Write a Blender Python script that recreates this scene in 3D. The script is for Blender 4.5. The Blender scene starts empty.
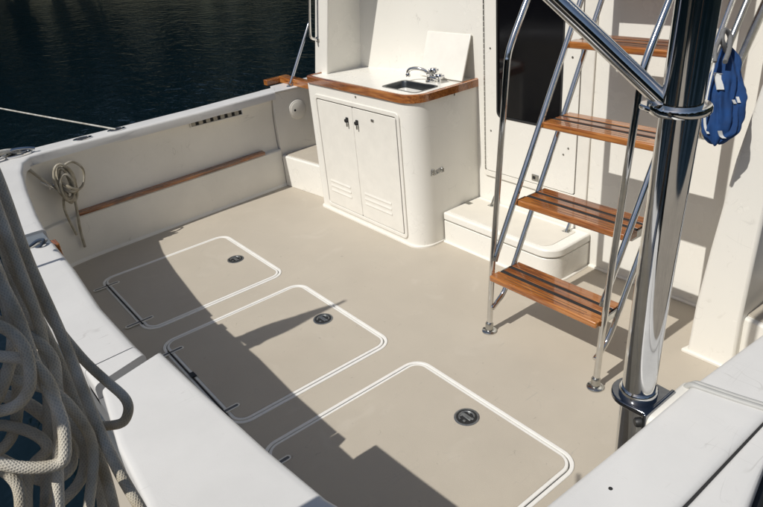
import bpy, bmesh, math, random
from mathutils import Vector, Matrix, noise
random.seed(7)
S = bpy.context.scene
COL = S.collection

# ------------------------------------------------------------------ camera
CAM = Vector((4.3087, -2.7947, 1.8268))
AZ, PIT, ROL, FPX = math.radians(53.6569), math.radians(27.2959), math.radians(-5.5894), 643.80
cd = Vector((-math.sin(AZ)*math.cos(PIT), math.cos(AZ)*math.cos(PIT), -math.sin(PIT)))
cr = cd.cross(Vector((0, 0, 1))).normalized(); cu = cr.cross(cd)
r2 = cr*math.cos(ROL) + cu*math.sin(ROL); u2 = -cr*math.sin(ROL) + cu*math.cos(ROL)
cam = bpy.data.cameras.new('camera'); co = bpy.data.objects.new('camera', cam); COL.objects.link(co)
cam.sensor_width = 36; cam.lens = FPX/763*36; cam.clip_start = .02; cam.clip_end = 6000
co.matrix_world = Matrix(((r2.x, u2.x, -cd.x, CAM.x), (r2.y, u2.y, -cd.y, CAM.y), (r2.z, u2.z, -cd.z, CAM.z), (0, 0, 0, 1)))
S.camera = co
# ------------------------------------------------------------------ sky, sun, exposure
SUN_EL = math.radians(49.5)
W = bpy.data.worlds.new('World'); S.world = W; W.use_nodes = True
nt = W.node_tree; bg = nt.nodes['Background']
sky = nt.nodes.new('ShaderNodeTexSky'); sky.sky_type = 'NISHITA'; sky.sun_disc = False
sky.sun_elevation = SUN_EL; sky.sun_rotation = math.radians(180)  # straight astern
sky.air_density = 1.0; sky.dust_density = 1.2; sky.ozone_density = 1.0
nt.links.new(sky.outputs[0], bg.inputs[0]); bg.inputs[1].default_value = .058
sl = bpy.data.lights.new('sun', 'SUN'); so = bpy.data.objects.new('sun', sl); COL.objects.link(so)
sl.energy = 3.15; sl.angle = math.radians(.53); sl.color = (1, .972, .918)
so.rotation_euler = Vector((.018, math.cos(SUN_EL), -math.sin(SUN_EL))).to_track_quat('-Z', 'Y').to_euler()
so.location = (2, -8, 10)
V = S.view_settings; V.view_transform = 'Standard'; V.look = 'None'; V.gamma = 1; V.exposure = .22; V.use_curve_mapping = False

# ------------------------------------------------------------------ materials
MATS = {}
def mat(name, col, rough=.5, metal=0, spec=.5, vary=.0, vscale=6, bump=0, bscale=200, coat=0, build=None):
    m = bpy.data.materials.new(name); m.use_nodes = True
    n = m.node_tree.nodes; l = m.node_tree.links; p = n['Principled BSDF']
    p.inputs['Base Color'].default_value = (*col, 1); p.inputs['Roughness'].default_value = rough
    p.inputs['Metallic'].default_value = metal; p.inputs['Specular IOR Level'].default_value = spec
    p.inputs['Coat Weight'].default_value = coat
    tc = n.new('ShaderNodeTexCoord')
    if vary:
        nz = n.new('ShaderNodeTexNoise'); nz.inputs['Scale'].default_value = vscale; nz.inputs['Detail'].default_value = 6
        nz.inputs['Roughness'].default_value = .62
        l.new(tc.outputs['Object'], nz.inputs['Vector'])
        mr = n.new('ShaderNodeMapRange'); mr.inputs[1].default_value = .3; mr.inputs[2].default_value = .7
        mr.inputs[3].default_value = 1-vary; mr.inputs[4].default_value = 1+vary*.5
        l.new(nz.outputs['Fac'], mr.inputs[0])
        mx = n.new('ShaderNodeMix'); mx.data_type = 'RGBA'; mx.blend_type = 'MULTIPLY'; mx.inputs[0].default_value = 1
        mx.inputs[6].default_value = (*col, 1); l.new(mr.outputs[0], mx.inputs[7]); l.new(mx.outputs[2], p.inputs['Base Color'])
        r = n.new('ShaderNodeMapRange'); r.inputs[3].default_value = max(rough-.08, .02); r.inputs[4].default_value = min(rough+.12, 1)
        l.new(nz.outputs['Fac'], r.inputs[0])
        if not metal: l.new(r.outputs[0], p.inputs['Roughness'])
    if bump:
        nb = n.new('ShaderNodeTexNoise'); nb.inputs['Scale'].default_value = bscale; nb.inputs['Detail'].default_value = 3
        l.new(tc.outputs['Object'], nb.inputs['Vector'])
        b = n.new('ShaderNodeBump'); b.inputs['Strength'].default_value = bump; b.inputs['Distance'].default_value = .002
        l.new(nb.outputs['Fac'], b.inputs['Height']); l.new(b.outputs[0], p.inputs['Normal'])
    if build: build(m, n, l, p, tc)
    MATS[name] = m
    return m
def scratch(m, n, l, p, tc):
    # faint dark scuffs and stains worn into the gelcoat
    src = p.inputs['Base Color'].links[0].from_socket
    mp = n.new('ShaderNodeMapping'); mp.inputs['Scale'].default_value = (3, 14, 3); mp.inputs['Rotation'].default_value = (0, 0, .7)
    nz = n.new('ShaderNodeTexNoise'); nz.inputs['Scale'].default_value = 7; nz.inputs['Detail'].default_value = 8; nz.inputs['Distortion'].default_value = 1.2
    l.new(tc.outputs['Object'], mp.inputs[0]); l.new(mp.outputs[0], nz.inputs['Vector'])
    mr = n.new('ShaderNodeMapRange'); mr.inputs[1].default_value = .66; mr.inputs[2].default_value = .78; mr.inputs[3].default_value = 0; mr.inputs[4].default_value = .22
    l.new(nz.outputs['Fac'], mr.inputs[0])
    mx = n.new('ShaderNodeMix'); mx.data_type = 'RGBA'; l.new(mr.outputs[0], mx.inputs[0]); l.new(src, mx.inputs[6]); mx.inputs[7].default_value = (.42, .38, .31, 1)
    src = mx.outputs[2]
    for sc, rot, w in (((9, 1.6, 4), .5, .005), ((2, 8, 3), -.3, .004)):
        mp = n.new('ShaderNodeMapping'); mp.inputs['Scale'].default_value = sc; mp.inputs['Rotation'].default_value = (0, 0, rot); l.new(tc.outputs['Object'], mp.inputs[0])
        nz = n.new('ShaderNodeTexNoise'); nz.inputs['Scale'].default_value = 1.4; nz.inputs['Detail'].default_value = 1.5; nz.inputs['Distortion'].default_value = .6; l.new(mp.outputs[0], nz.inputs['Vector'])
        sb_ = n.new('ShaderNodeMath'); sb_.operation = 'SUBTRACT'; sb_.inputs[1].default_value = .5; l.new(nz.outputs['Fac'], sb_.inputs[0])
        ab = n.new('ShaderNodeMath'); ab.operation = 'ABSOLUTE'; l.new(sb_.outputs[0], ab.inputs[0])
        m1 = n.new('ShaderNodeMapRange'); m1.inputs[2].default_value = w; m1.inputs[3].default_value = 1; m1.inputs[4].default_value = 0; l.new(ab.outputs[0], m1.inputs[0])
        nm = n.new('ShaderNodeTexNoise'); nm.inputs['Scale'].default_value = 6; nm.inputs['Detail'].default_value = 2; l.new(tc.outputs['Object'], nm.inputs['Vector'])
        m2 = n.new('ShaderNodeMapRange'); m2.inputs[1].default_value = .57; m2.inputs[2].default_value = .66; m2.inputs[4].default_value = .34; l.new(nm.outputs['Fac'], m2.inputs[0])
        pr_ = n.new('ShaderNodeMath'); pr_.operation = 'MULTIPLY'; l.new(m1.outputs[0], pr_.inputs[0]); l.new(m2.outputs[0], pr_.inputs[1])
        mx = n.new('ShaderNodeMix'); mx.data_type = 'RGBA'; l.new(pr_.outputs[0], mx.inputs[0]); l.new(src, mx.inputs[6]); mx.inputs[7].default_value = (.30, .28, .25, 1); src = mx.outputs[2]
    l.new(src, p.inputs['Base Color'])
white = mat('gelcoat_white', (.81, .785, .72), .24, vary=.02, vscale=3.5, bump=.03, bscale=30, build=scratch)
capw = mat('covering_board_white', (.69, .675, .645), .34, vary=.05, vscale=5, bump=.08, bscale=300, build=scratch)
wallw = mat('liner_white', (.78, .75, .68), .4, vary=.06, vscale=4, build=scratch)
def deck_wear(m, n, l, p, tc):
    scratch(m, n, l, p, tc)
    src = p.inputs['Base Color'].links[0].from_socket
    for sc, lo, hi, amt, col in ((1.3, .52, .70, .30, (.41, .355, .285)), (4.5, .60, .72, .28, (.57, .52, .44)), (38, .70, .74, .5, (.26, .22, .18))):
        nz = n.new('ShaderNodeTexNoise'); nz.inputs['Scale'].default_value = sc; nz.inputs['Detail'].default_value = 5; nz.inputs['Distortion'].default_value = .8
        l.new(tc.outputs['Object'], nz.inputs['Vector'])
        mr = n.new('ShaderNodeMapRange'); mr.inputs[1].default_value = lo; mr.inputs[2].default_value = hi; mr.inputs[4].default_value = amt
        l.new(nz.outputs['Fac'], mr.inputs[0])
        mx = n.new('ShaderNodeMix'); mx.data_type = 'RGBA'; l.new(mr.outputs[0], mx.inputs[0]); l.new(src, mx.inputs[6]); mx.inputs[7].default_value = (*col, 1)
        src = mx.outputs[2]
    l.new(src, p.inputs['Base Color'])
sole = mat('nonskid_beige', (.485, .432, .352), .66, vary=.05, vscale=3, bump=.3, bscale=420, build=deck_wear)
rim = mat('rim_white', (.79, .76, .69), .3, vary=.05, vscale=12)
gap = mat('gap_dark', (.02, .02, .02), .8, vary=.2, vscale=40)
chrome = mat('stainless', (.72, .715, .70), .07, metal=1, vary=.10, vscale=14)
chromed = mat('stainless_satin', (.50, .50, .48), .24, metal=1, vary=.2, vscale=40)
blackp = mat('black_plastic', (.018, .018, .018), .45, vary=.2, vscale=60)
gripm = mat('grip_rubber', (.02, .019, .018), .8, vary=.2, vscale=80, bump=.4, bscale=600)
greym = mat('grey_plate', (.17, .19, .21), .45, vary=.15, vscale=25)
steel = mat('sink_steel', (.16, .17, .17), .35, metal=1, vary=.2, vscale=20)
blue = mat('blue_cloth', (.003, .040, .15), .85, vary=.25, vscale=25, bump=.6, bscale=400)
whitec = mat('white_webbing', (.62, .62, .60), .8, vary=.1, vscale=40)
greyc = mat('grey_webbing', (.16, .16, .16), .8, vary=.2, vscale=60)
glass = mat('dark_glass', (.004, .004, .005), .04, spec=.5, vary=.1, vscale=3)
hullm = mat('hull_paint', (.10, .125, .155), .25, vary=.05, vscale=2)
wood = mat('piling_wood', (.16, .12, .085), .85, vary=.35, vscale=9, bump=.8, bscale=40)
barkm = mat('bark', (.07, .055, .04), .9, vary=.3, vscale=5)
leafm = mat('leaves', (.018, .028, .012), .7, vary=.45, vscale=.6)
bankm = mat('bank_soil', (.06, .06, .035), .95, vary=.35, vscale=.4)

def teak_nodes(m, n, l, p, tc):
    mp = n.new('ShaderNodeMapping'); mp.inputs['Scale'].default_value = (2.2, 34, 34)
    l.new(tc.outputs['Object'], mp.inputs[0])
    nz = n.new('ShaderNodeTexNoise'); nz.inputs['Scale'].default_value = 3.2; nz.inputs['Detail'].default_value = 7; nz.inputs['Distortion'].default_value = .5
    l.new(mp.outputs[0], nz.inputs['Vector'])
    n2 = n.new('ShaderNodeTexNoise'); n2.inputs['Scale'].default_value = 5; n2.inputs['Detail'].default_value = 2
    l.new(tc.outputs['Object'], n2.inputs['Vector'])
    ad = n.new('ShaderNodeMath'); ad.operation = 'MULTIPLY_ADD'; ad.inputs[1].default_value = .45; l.new(n2.outputs['Fac'], ad.inputs[0]); l.new(nz.outputs['Fac'], ad.inputs[2])
    oi = n.new('ShaderNodeObjectInfo'); rm = n.new('ShaderNodeMath'); rm.operation = 'MULTIPLY_ADD'; rm.inputs[1].default_value = .22; l.new(oi.outputs['Random'], rm.inputs[0]); l.new(ad.outputs[0], rm.inputs[2]); ad = n.new('ShaderNodeMath'); ad.operation = 'SUBTRACT'; ad.inputs[1].default_value = .11; l.new(rm.outputs[0], ad.inputs[0])
    cr_ = n.new('ShaderNodeValToRGB'); e = cr_.color_ramp.elements
    e[0].position = .48; e[0].color = (.095, .027, .006, 1); e[1].position = .95; e[1].color = (.46, .18, .042, 1)
    k = e.new(.7); k.color = (.27, .084, .016, 1)
    l.new(ad.outputs[0], cr_.inputs[0]); l.new(cr_.outputs[0], p.inputs['Base Color'])
    b = n.new('ShaderNodeBump'); b.inputs['Strength'].default_value = .15; b.inputs['Distance'].default_value = .001
    l.new(nz.outputs['Fac'], b.inputs['Height']); l.new(b.outputs[0], p.inputs['Normal'])
teak = mat('varnished_teak', (.24, .08, .02), .22, coat=.9, build=teak_nodes)
teaky = teak.copy(); teaky.name = 'varnished_teak_fore_aft'
[q for q in teaky.node_tree.nodes if q.type == 'MAPPING'][0].inputs['Scale'].default_value = (34, 2.2, 34)
def rope_nodes(m, n, l, p, tc):
    uv = n.new('ShaderNodeUVMap'); sp = n.new('ShaderNodeSeparateXYZ'); l.new(uv.outputs[0], sp.inputs[0])
    hs = []
    for s in (1, -1):
        a = n.new('ShaderNodeMath'); a.operation = 'MULTIPLY_ADD'; a.inputs[1].default_value = s*11; l.new(sp.outputs[1], a.inputs[0]); l.new(sp.outputs[0], a.inputs[2])
        si = n.new('ShaderNodeMath'); si.operation = 'MULTIPLY'; si.inputs[1].default_value = 2*math.pi; l.new(a.outputs[0], si.inputs[0])
        sn = n.new('ShaderNodeMath'); sn.operation = 'SINE'; l.new(si.outputs[0], sn.inputs[0]); hs.append(sn)
    mu = n.new('ShaderNodeMath'); mu.operation = 'MAXIMUM'; l.new(hs[0].outputs[0], mu.inputs[0]); l.new(hs[1].outputs[0], mu.inputs[1])
    ma = n.new('ShaderNodeMapRange'); ma.inputs[1].default_value = -1; l.new(mu.outputs[0], ma.inputs[0])
    nz = n.new('ShaderNodeTexNoise'); nz.inputs['Scale'].default_value = 22; nz.inputs['Detail'].default_value = 6; l.new(tc.outputs['Object'], nz.inputs['Vector'])
    c = n.new('ShaderNodeValToRGB'); e = c.color_ramp.elements
    col = p.inputs['Base Color'].default_value
    e[0].position = .32; e[0].color = (col[0]*.62, col[1]*.58, col[2]*.5, 1); e[1].position = .68; e[1].color = (col[0], col[1], col[2], 1)
    l.new(nz.outputs['Fac'], c.inputs[0])
    mx = n.new('ShaderNodeMix'); mx.data_type = 'RGBA'; mx.blend_type = 'MULTIPLY'; mx.inputs[0].default_value = .22
    l.new(c.outputs[0], mx.inputs[6]); l.new(ma.outputs[0], mx.inputs[7]); l.new(mx.outputs[2], p.inputs['Base Color'])
    b = n.new('ShaderNodeBump'); b.inputs['Strength'].default_value = .6; b.inputs['Distance'].default_value = .0012
    l.new(ma.outputs[0], b.inputs['Height']); l.new(b.outputs[0], p.inputs['Normal'])
ropem = mat('braided_rope', (.74, .69, .59), .85, build=rope_nodes)
ropew = mat('white_rope', (.62, .61, .57), .85, build=rope_nodes)
ropeb = mat('blue_rope', (.035, .06, .11), .8, build=rope_nodes)
ropet = mat('tan_rope', (.52, .48, .39), .85, build=rope_nodes)

def water_nodes(m, n, l, p, tc):
    p.inputs['IOR'].default_value = 1.333
    prev = None
    for sc, d, st, zr in ((.45, .07, .55, .5), (2.2, .045, .6, -.4), (6, .012, .5, .2)):
        mp = n.new('ShaderNodeMapping'); mp.inputs['Rotation'].default_value = (0, 0, zr); mp.inputs['Scale'].default_value = (1, 1.9, 1)
        l.new(tc.outputs['Object'], mp.inputs[0])
        nz = n.new('ShaderNodeTexNoise'); nz.inputs['Scale'].default_value = sc; nz.inputs['Detail'].default_value = 3; nz.inputs['Distortion'].default_value = .4
        l.new(mp.outputs[0], nz.inputs['Vector'])
        b = n.new('ShaderNodeBump'); b.inputs['Strength'].default_value = st; b.inputs['Distance'].default_value = d
        l.new(nz.outputs['Fac'], b.inputs['Height'])
        if prev: l.new(prev.outputs[0], b.inputs['Normal'])
        prev = b
    l.new(prev.outputs[0], p.inputs['Normal'])
waterm = mat('harbour_water', (.003, .009, .013), .03, build=water_nodes)

# ------------------------------------------------------------------ mesh helpers
def link(name, verts, faces, m, parent=None, angle=35, uvs=None):
    me = bpy.data.meshes.new(name); me.from_pydata([tuple(v) for v in verts], [], faces)
    if uvs:
        ul = me.uv_layers.new(name='UVMap')
        for lp in me.loops: ul.data[lp.index].uv = uvs[lp.index]
    bm = bmesh.new(); bm.from_mesh(me); bmesh.ops.recalc_face_normals(bm, faces=bm.faces); bm.to_mesh(me); bm.free()
    me.shade_smooth(); me.set_sharp_from_angle(angle=math.radians(angle))
    me.materials.append(m)
    o = bpy.data.objects.new(name, me); COL.objects.link(o)
    if parent: par(o, parent)
    return o
def par(o, p):
    o.parent = p
    o.matrix_parent_inverse = Matrix.Translation(-Vector(p.location)) if p.parent is None else Matrix.Identity(4)
def empty(name, loc): 
    o = bpy.data.objects.new(name, None); COL.objects.link(o); o.location = loc; o.empty_display_size = .05
    return o
def tag(o, label, cat, group=None):
    o['label'] = label; o['category'] = cat
    if group: o['group'] = group
    return o
def struct(o, label=None):
    o['kind'] = 'structure'
    if label: o['label'] = label
    return o
def bev(o, w=.004, seg=2):
    b = o.modifiers.new('bevel', 'BEVEL'); b.width = w; b.segments = seg; b.limit_method = 'ANGLE'; b.angle_limit = math.radians(40)
    return o
def box(name, a, b, m, parent=None, bw=0):
    (x0, y0, z0), (x1, y1, z1) = a, b
    v = [(x, y, z) for z in (z0, z1) for y in (y0, y1) for x in (x0, x1)]
    f = [(0, 1, 3, 2), (4, 5, 7, 6), (0, 1, 5, 4), (2, 3, 7, 6), (0, 2, 6, 4), (1, 3, 7, 5)]
    o = link(name, v, f, m, parent)
    return bev(o, bw) if bw else o
def rrect(x0, y0, x1, y1, r, n=6):
    rs = r if isinstance(r, (list, tuple)) else (r,)*4     # corners: x1y1, x0y1, x0y0, x1y0
    out = []
    for (cx, cy, sx, sy, a0), q in zip(((x1, y1, -1, -1, 0), (x0, y1, 1, -1, 90), (x0, y0, 1, 1, 180), (x1, y0, -1, 1, 270)), rs):
        if q <= 0: out.append((cx, cy)); continue
        for i in range(n+1):
            a = math.radians(a0+90*i/n); out.append((cx+sx*q+q*math.cos(a), cy+sy*q+q*math.sin(a)))
    return out
def XY(z): return lambda p: Vector((p[0], p[1], z))
def prism(name, pts, z0, z1, m, parent=None, bw=0, axis='z', top_m=None):
    # extrude an outline; axis 'z': pts are (x,y); 'y': pts are (x,z), extruded z0..z1 along y; 'x': pts (y,z)
    f3 = {'z': lambda p, t: (p[0], p[1], t), 'y': lambda p, t: (p[0], t, p[1]), 'x': lambda p, t: (t, p[0], p[1])}[axis]
    n = len(pts)
    v = [f3(p, z0) for p in pts]+[f3(p, z1) for p in pts]
    f = [tuple(range(n)), tuple(range(n, 2*n))]+[(i, (i+1) % n, n+(i+1) % n, n+i) for i in range(n)]
    o = link(name, v, f, m, parent, angle=30)
    return bev(o, bw) if bw else o
def ring(name, outer, inner, z0, z1, m, parent=None, axis='z', bw=0):
    f3 = {'z': lambda p, t: (p[0], p[1], t), 'y': lambda p, t: (p[0], t, p[1]), 'x': lambda p, t: (t, p[0], p[1])}[axis]
    n = len(outer)
    v = [f3(p, z0) for p in outer]+[f3(p, z0) for p in inner]+[f3(p, z1) for p in outer]+[f3(p, z1) for p in inner]
    f = []
    for i in range(n):
        j = (i+1) % n
        f += [(i, j, n+j, n+i), (2*n+i, 2*n+j, 3*n+j, 3*n+i), (i, j, 2*n+j, 2*n+i), (n+i, n+j, 3*n+j, 3*n+i)]
    o = link(name, v, f, m, parent, angle=30)
    return bev(o, bw) if bw else o
def sheet_with_holes(name, outer, holes, z0, z1, m, parent=None):
    bm = bmesh.new(); loops = []
    for lp in [outer]+holes:
        vs = [bm.verts.new((x, y, z1)) for x, y in lp]; loops.append(vs)
        for i in range(len(vs)): bm.edges.new((vs[i], vs[(i+1) % len(vs)]))
    bmesh.ops.triangle_fill(bm, use_beauty=True, use_dissolve=False, edges=bm.edges[:])
    if z0 < z1:
        for vs in loops:
            lo = [bm.verts.new((v.co.x, v.co.y, z0)) for v in vs]
            for i in range(len(vs)):
                j = (i+1) % len(vs); bm.faces.new((vs[i], vs[j], lo[j], lo[i]))
    bmesh.ops.recalc_face_normals(bm, faces=bm.faces)
    me = bpy.data.meshes.new(name); bm.to_mesh(me); bm.free()
    if sum(p.normal.z for p in me.polygons if abs(p.normal.z) > .9) < 0: me.flip_normals()
    me.shade_smooth(); me.set_sharp_from_angle(angle=math.radians(30)); me.materials.append(m)
    o = bpy.data.objects.new(name, me); COL.objects.link(o)
    if parent: par(o, parent)
    return o
def smooth_path(pts, n=8):
    P = [Vector(p) for p in pts]
    if len(P) < 3: return P
    out = []
    for i in range(len(P)-1):
        a = P[i-1] if i else P[i]*2-P[i+1]; b = P[i]; c = P[i+1]; d = P[i+2] if i+2 < len(P) else P[i+1]*2-P[i]
        for k in range(n):
            t = k/n
            out.append(.5*((2*b)+(c-a)*t+(2*a-5*b+4*c-d)*t*t+(3*b-a-3*c+d)*t**3))
    out.append(P[-1]); return out
def tube_geo(path, r, seg=12, cap=True):
    P = [Vector(p) for p in path]; v = []; f = []; uv = []
    t0 = (P[1]-P[0]).normalized(); nrm = t0.orthogonal().normalized(); L = 0; Ls = []
    for i, p in enumerate(P):
        t = (P[min(i+1, len(P)-1)]-P[max(i-1, 0)]).normalized()
        nrm = (nrm-t*nrm.dot(t)).normalized(); b = t.cross(nrm)
        rr = r(i/(len(P)-1)) if callable(r) else r
        if i: L += (p-P[i-1]).length
        Ls.append(L)
        for k in range(seg):
            a = 2*math.pi*k/seg; v.append(p+(nrm*math.cos(a)+b*math.sin(a))*rr)
    R0 = r(0) if callable(r) else r
    for i in range(len(P)-1):
        for k in range(seg):
            k2 = (k+1) % seg
            f.append((i*seg+k, i*seg+k2, (i+1)*seg+k2, (i+1)*seg+k))
            u0, u1 = Ls[i]/(R0*.8), Ls[i+1]/(R0*.8); a0, a1 = k/seg, (k+1)/seg
            uv += [(u0, a0), (u0, a1), (u1, a1), (u1, a0)]
    if cap:
        f.append(tuple(range(seg))[::-1]); f.append(tuple((len(P)-1)*seg+k for k in range(seg))); uv += [(0, 0)]*(2*seg)
    return v, f, uv
def tube(name, path, r, m, parent=None, seg=14, n=0, cap=True):
    if n: path = smooth_path(path, n)
    v, f, uv = tube_geo(path, r, seg, cap)
    me = bpy.data.meshes.new(name); me.from_pydata([tuple(q) for q in v], [], f)
    ul = me.uv_layers.new(name='UVMap')
    for i, lp in enumerate(me.loops): ul.data[i].uv = uv[i]
    me.shade_smooth(); me.set_sharp_from_angle(angle=math.radians(50)); me.materials.append(m)
    o = bpy.data.objects.new(name, me); COL.objects.link(o)
    if parent: par(o, parent)
    return o
def lathe(name, prof, c, m, parent=None, seg=28, axis=Vector((0, 0, 1))):
    # prof: list of (radius, height) along axis from c
    q = Vector((0, 0, 1)).rotation_difference(axis); v = []; f = []
    for r, h in prof:
        for k in range(seg):
            a = 2*math.pi*k/seg; v.append(Vector(c)+q @ Vector((r*math.cos(a), r*math.sin(a), h)))
    for i in range(len(prof)-1):
        for k in range(seg):
            k2 = (k+1) % seg; f.append((i*seg+k, i*seg+k2, (i+1)*seg+k2, (i+1)*seg+k))
    f.append(tuple(range(seg))[::-1]); f.append(tuple((len(prof)-1)*seg+k for k in range(seg)))
    return link(name, v, f, m, parent, angle=40)
def at(px, py, depth):
    w = cd*FPX+r2*(px-381.5)-u2*(py-253.5)
    return CAM+w*(depth/FPX)

# ------------------------------------------------------------------ water and far bank
v = [(-1500, -1500, -.6), (1500, -1500, -.6), (1500, 1500, -.6), (-1500, 1500, -.6)]
struct(link('water', v, [(0, 1, 2, 3)], waterm), 'dark rippled harbour water')
def ground_strip():
    v = []; f = []; N = 60
    for i in range(N+1):
        a = math.radians(360*i/N); wob = 2*math.sin(i*.9)+1.2*math.sin(i*2.3)
        for d, z in ((50+wob, -.9), (52+wob, .1), (60, 1.5), (75, 9.0), (400, 14.0)):
            v.append((3+d*math.cos(a), d*math.sin(a), z))
    for i in range(N):
        for k in range(4): f.append((i*5+k, i*5+k+1, (i+1)*5+k+1, (i+1)*5+k))
    return link('far_bank', v, f, bankm)
struct(ground_strip(), 'wooded far bank of the harbour')
def wood_mass():
    v = []; f = []; rnd = random.Random(3)
    for i in range(120):
        a = math.radians(360*(i+rnd.uniform(-.4, .4))/120); d = rnd.uniform(55, 66)
        bx, by = 3+d*math.cos(a), d*math.sin(a); H = rnd.uniform(13, 23)
        if rnd.random() < .12: H *= .6
        tv, tf, _ = tube_geo([Vector((bx, by, 0)), Vector((bx+.2, by, H*.4)), Vector((bx+.3, by+.2, H*.8))], lambda t: .28*(1-t*.7), 6)
        o0 = len(v); v += tv; f += [tuple(q+o0 for q in t) for t in tf]
        for k in range(560):
            u = rnd.uniform(-1, 1); th = rnd.uniform(0, 6.283); rr = rnd.random()**.4
            R = H*.24*(1+.25*math.sin(3*th+i))*rr; cz = H*(.52+.50*u*rr)
            s = rnd.uniform(.5, 1.1); c = Vector((bx+R*math.sqrt(1-u*u)*math.cos(th), by+R*math.sqrt(1-u*u)*math.sin(th), cz))
            n1 = Vector((rnd.gauss(0, 1), rnd.gauss(0, 1), rnd.gauss(0, 1))).normalized(); n2 = n1.orthogonal().normalized()
            o0 = len(v); v += [c+n1*s, c+n2*s*.7, c-n1*s, c-n2*s*.7]; f.append((o0, o0+1, o0+2, o0+3))
    for k in range(5200):      # undergrowth along the shore
        a = rnd.uniform(0, 6.2832); d = rnd.uniform(51, 62); s = rnd.uniform(.5, 1.2); zz = (rnd.random()**1.3)*6.5
        c = Vector((3+d*math.cos(a), d*math.sin(a), zz))
        n1 = Vector((rnd.gauss(0, 1), rnd.gauss(0, 1), rnd.gauss(0, 1))).normalized(); n2 = n1.orthogonal().normalized()
        o0 = len(v); v += [c+n1*s, c+n2*s*.7, c-n1*s, c-n2*s*.7]; f.append((o0, o0+1, o0+2, o0+3))
    return link('far_wood', v, f, leafm)
fw = wood_mass(); fw['kind'] = 'stuff'; fw['label'] = 'far off mass of trees on the opposite bank'; fw['category'] = 'wood'

# ------------------------------------------------------------------ deck and hatches
HX = [(.412, 1.229), (1.377, 2.238), (2.408, 3.322)]; HY = (-2.109, -1.244); HR = .085
holes = [rrect(a, HY[0], b, HY[1], HR, 8) for a, b in HX]
struct(sheet_with_holes('deck', [(-.25, -2.62), (3.95, -2.62), (3.95, .06), (-.25, .06)], holes, -.05, 0, sole), 'beige non-skid cockpit deck')
hrim = mat('hatch_rim', (.82, .80, .75), .35, vary=.06, vscale=14)
hingem = mat('hinge_metal', (.13, .13, .13), .45, vary=.3, vscale=60)
latchm = mat('latch_metal', (.30, .31, .31), .35, metal=.8, vary=.35, vscale=70)
hl = ['beige flush deck hatch nearest the port side with teak rail, its hinges in shade',
      'middle beige deck hatch of the three, with a spike of shadow beside its latch',
      'beige deck hatch nearest the starboard gunwale and big steel pole']
def ins(r, d): return (r[0]+d, r[1]+d, r[2]-d, r[3]-d)
for (a, b), lab in zip(HX, hl):
    R = (a, HY[0], b, HY[1])
    h = tag(empty('deck_hatch', ((a+b)/2, (HY[0]+HY[1])/2, 0)), lab, 'hatch', 'flush hatches in the cockpit deck')
    o = rrect(*R, HR, 8); i = rrect(*ins(R, .016), HR-.016, 8)
    ring('frame', o, i, -.045, .004, hrim, h, bw=.0025)
    prism('gutter', rrect(*ins(R, .004), HR-.004, 8), -.048, -.035, gap, h)
    prism('lid', rrect(*ins(R, .0205), HR-.0205, 8), -.034, .0045, hrim, h, bw=.003)
    prism('tread_panel', rrect(*ins(R, .034), HR-.034, 8), .0046, .0062, sole, h, bw=.0012)
    # flush ring latch
    lx, ly = (a+b)/2+.006 if a < 2 else 2.856, -1.378
    la = lathe('latch', [(.052, .0063), (.052, .0082), (.049, .0095), (.045, .0095), (.044, .0072), (.004, .0072)], (lx, ly, 0), latchm, h)
    lathe('latch_cup', [(.043, .0073), (.043, .0077), (.003, .0077)], (lx, ly, 0), blackp, la)
    tube('lift_ring', [(lx+.031*math.cos(t*.3927+.6), ly+.031*math.sin(t*.3927+.6), .0092) for t in range(11)], .0035, latchm, la, 8)
    box('latch_bar', (lx-.030, ly-.008, .0076), (lx+.026, ly+.010, .0098), latchm, la, .002)
    for q in range(4): box('latch_lug', (lx+.026*math.cos(q*1.6+.3)-.006, ly+.026*math.sin(q*1.6+.3)-.005, .0076), (lx+.026*math.cos(q*1.6+.3)+.006, ly+.026*math.sin(q*1.6+.3)+.005, .0094), latchm, la, .0015)
    for hx in (a+.126, b-.131):
        y0, y1 = -2.180, -2.022
        hg = ring('hinge', rrect(hx-.014, y0, hx+.014, y1, .014, 6), rrect(hx-.0075, y0+.006, hx+.0075, y1-.006, .0075, 6), .0045, .0095, rim, h)
        prism('hinge_leaf', rrect(hx-.007, y0+.007, hx+.007, y1-.007, .0069, 6), .0064, .0088, hingem, hg)
        tube('hinge_pin', [(hx-.016, -2.096, .0105), (hx+.016, -2.096, .0105)], .0035, blackp, hg, 8)
    box('hinge_slot', (a+.10, -2.0985, .0045), (b-.10, -2.0915, .0070), gap, h)

# ------------------------------------------------------------------ coamings, transom, covering boards
def lerp2(p, q, t): return (p[0]+(q[0]-p[0])*t, p[1]+(q[1]-p[1])*t)
def cap(name, inner, outer, z, m, parent=None, din=.06, dout=.07, lip=.014):
    v = []; f = []
    zs = z if isinstance(z, (list, tuple)) else [z]*len(inner)
    for p, q, zz in zip(inner, outer, zs):
        L = math.dist(p, q); a = lip/L
        sec = [(0, zz-din), (0, zz-lip), (a*.3, zz-lip*.35), (a, zz), (1-a, zz), (1-a*.3, zz-lip*.35), (1, zz-lip), (1, zz-dout)]
        sec[3:5] = [(a, zz), (min(2.2*a, .4), zz+.0004), (max(1-2.2*a, .6), zz+.0004), (1-a, zz)]
        for t, h in sec: v.append((*lerp2(p, q, t), h))
    k = 10
    for i in range(len(inner)-1):
        for j in range(k): f.append((i*k+j, i*k+(j+1) % k, (i+1)*k+(j+1) % k, (i+1)*k+j))
    f.append(tuple(range(k))); f.append(tuple((len(inner)-1)*k+j for j in range(k))[::-1])
    return link(name, v, f, m, parent, angle=40)
def wallx(y): return -.052-(y+.465)*.0558
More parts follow.
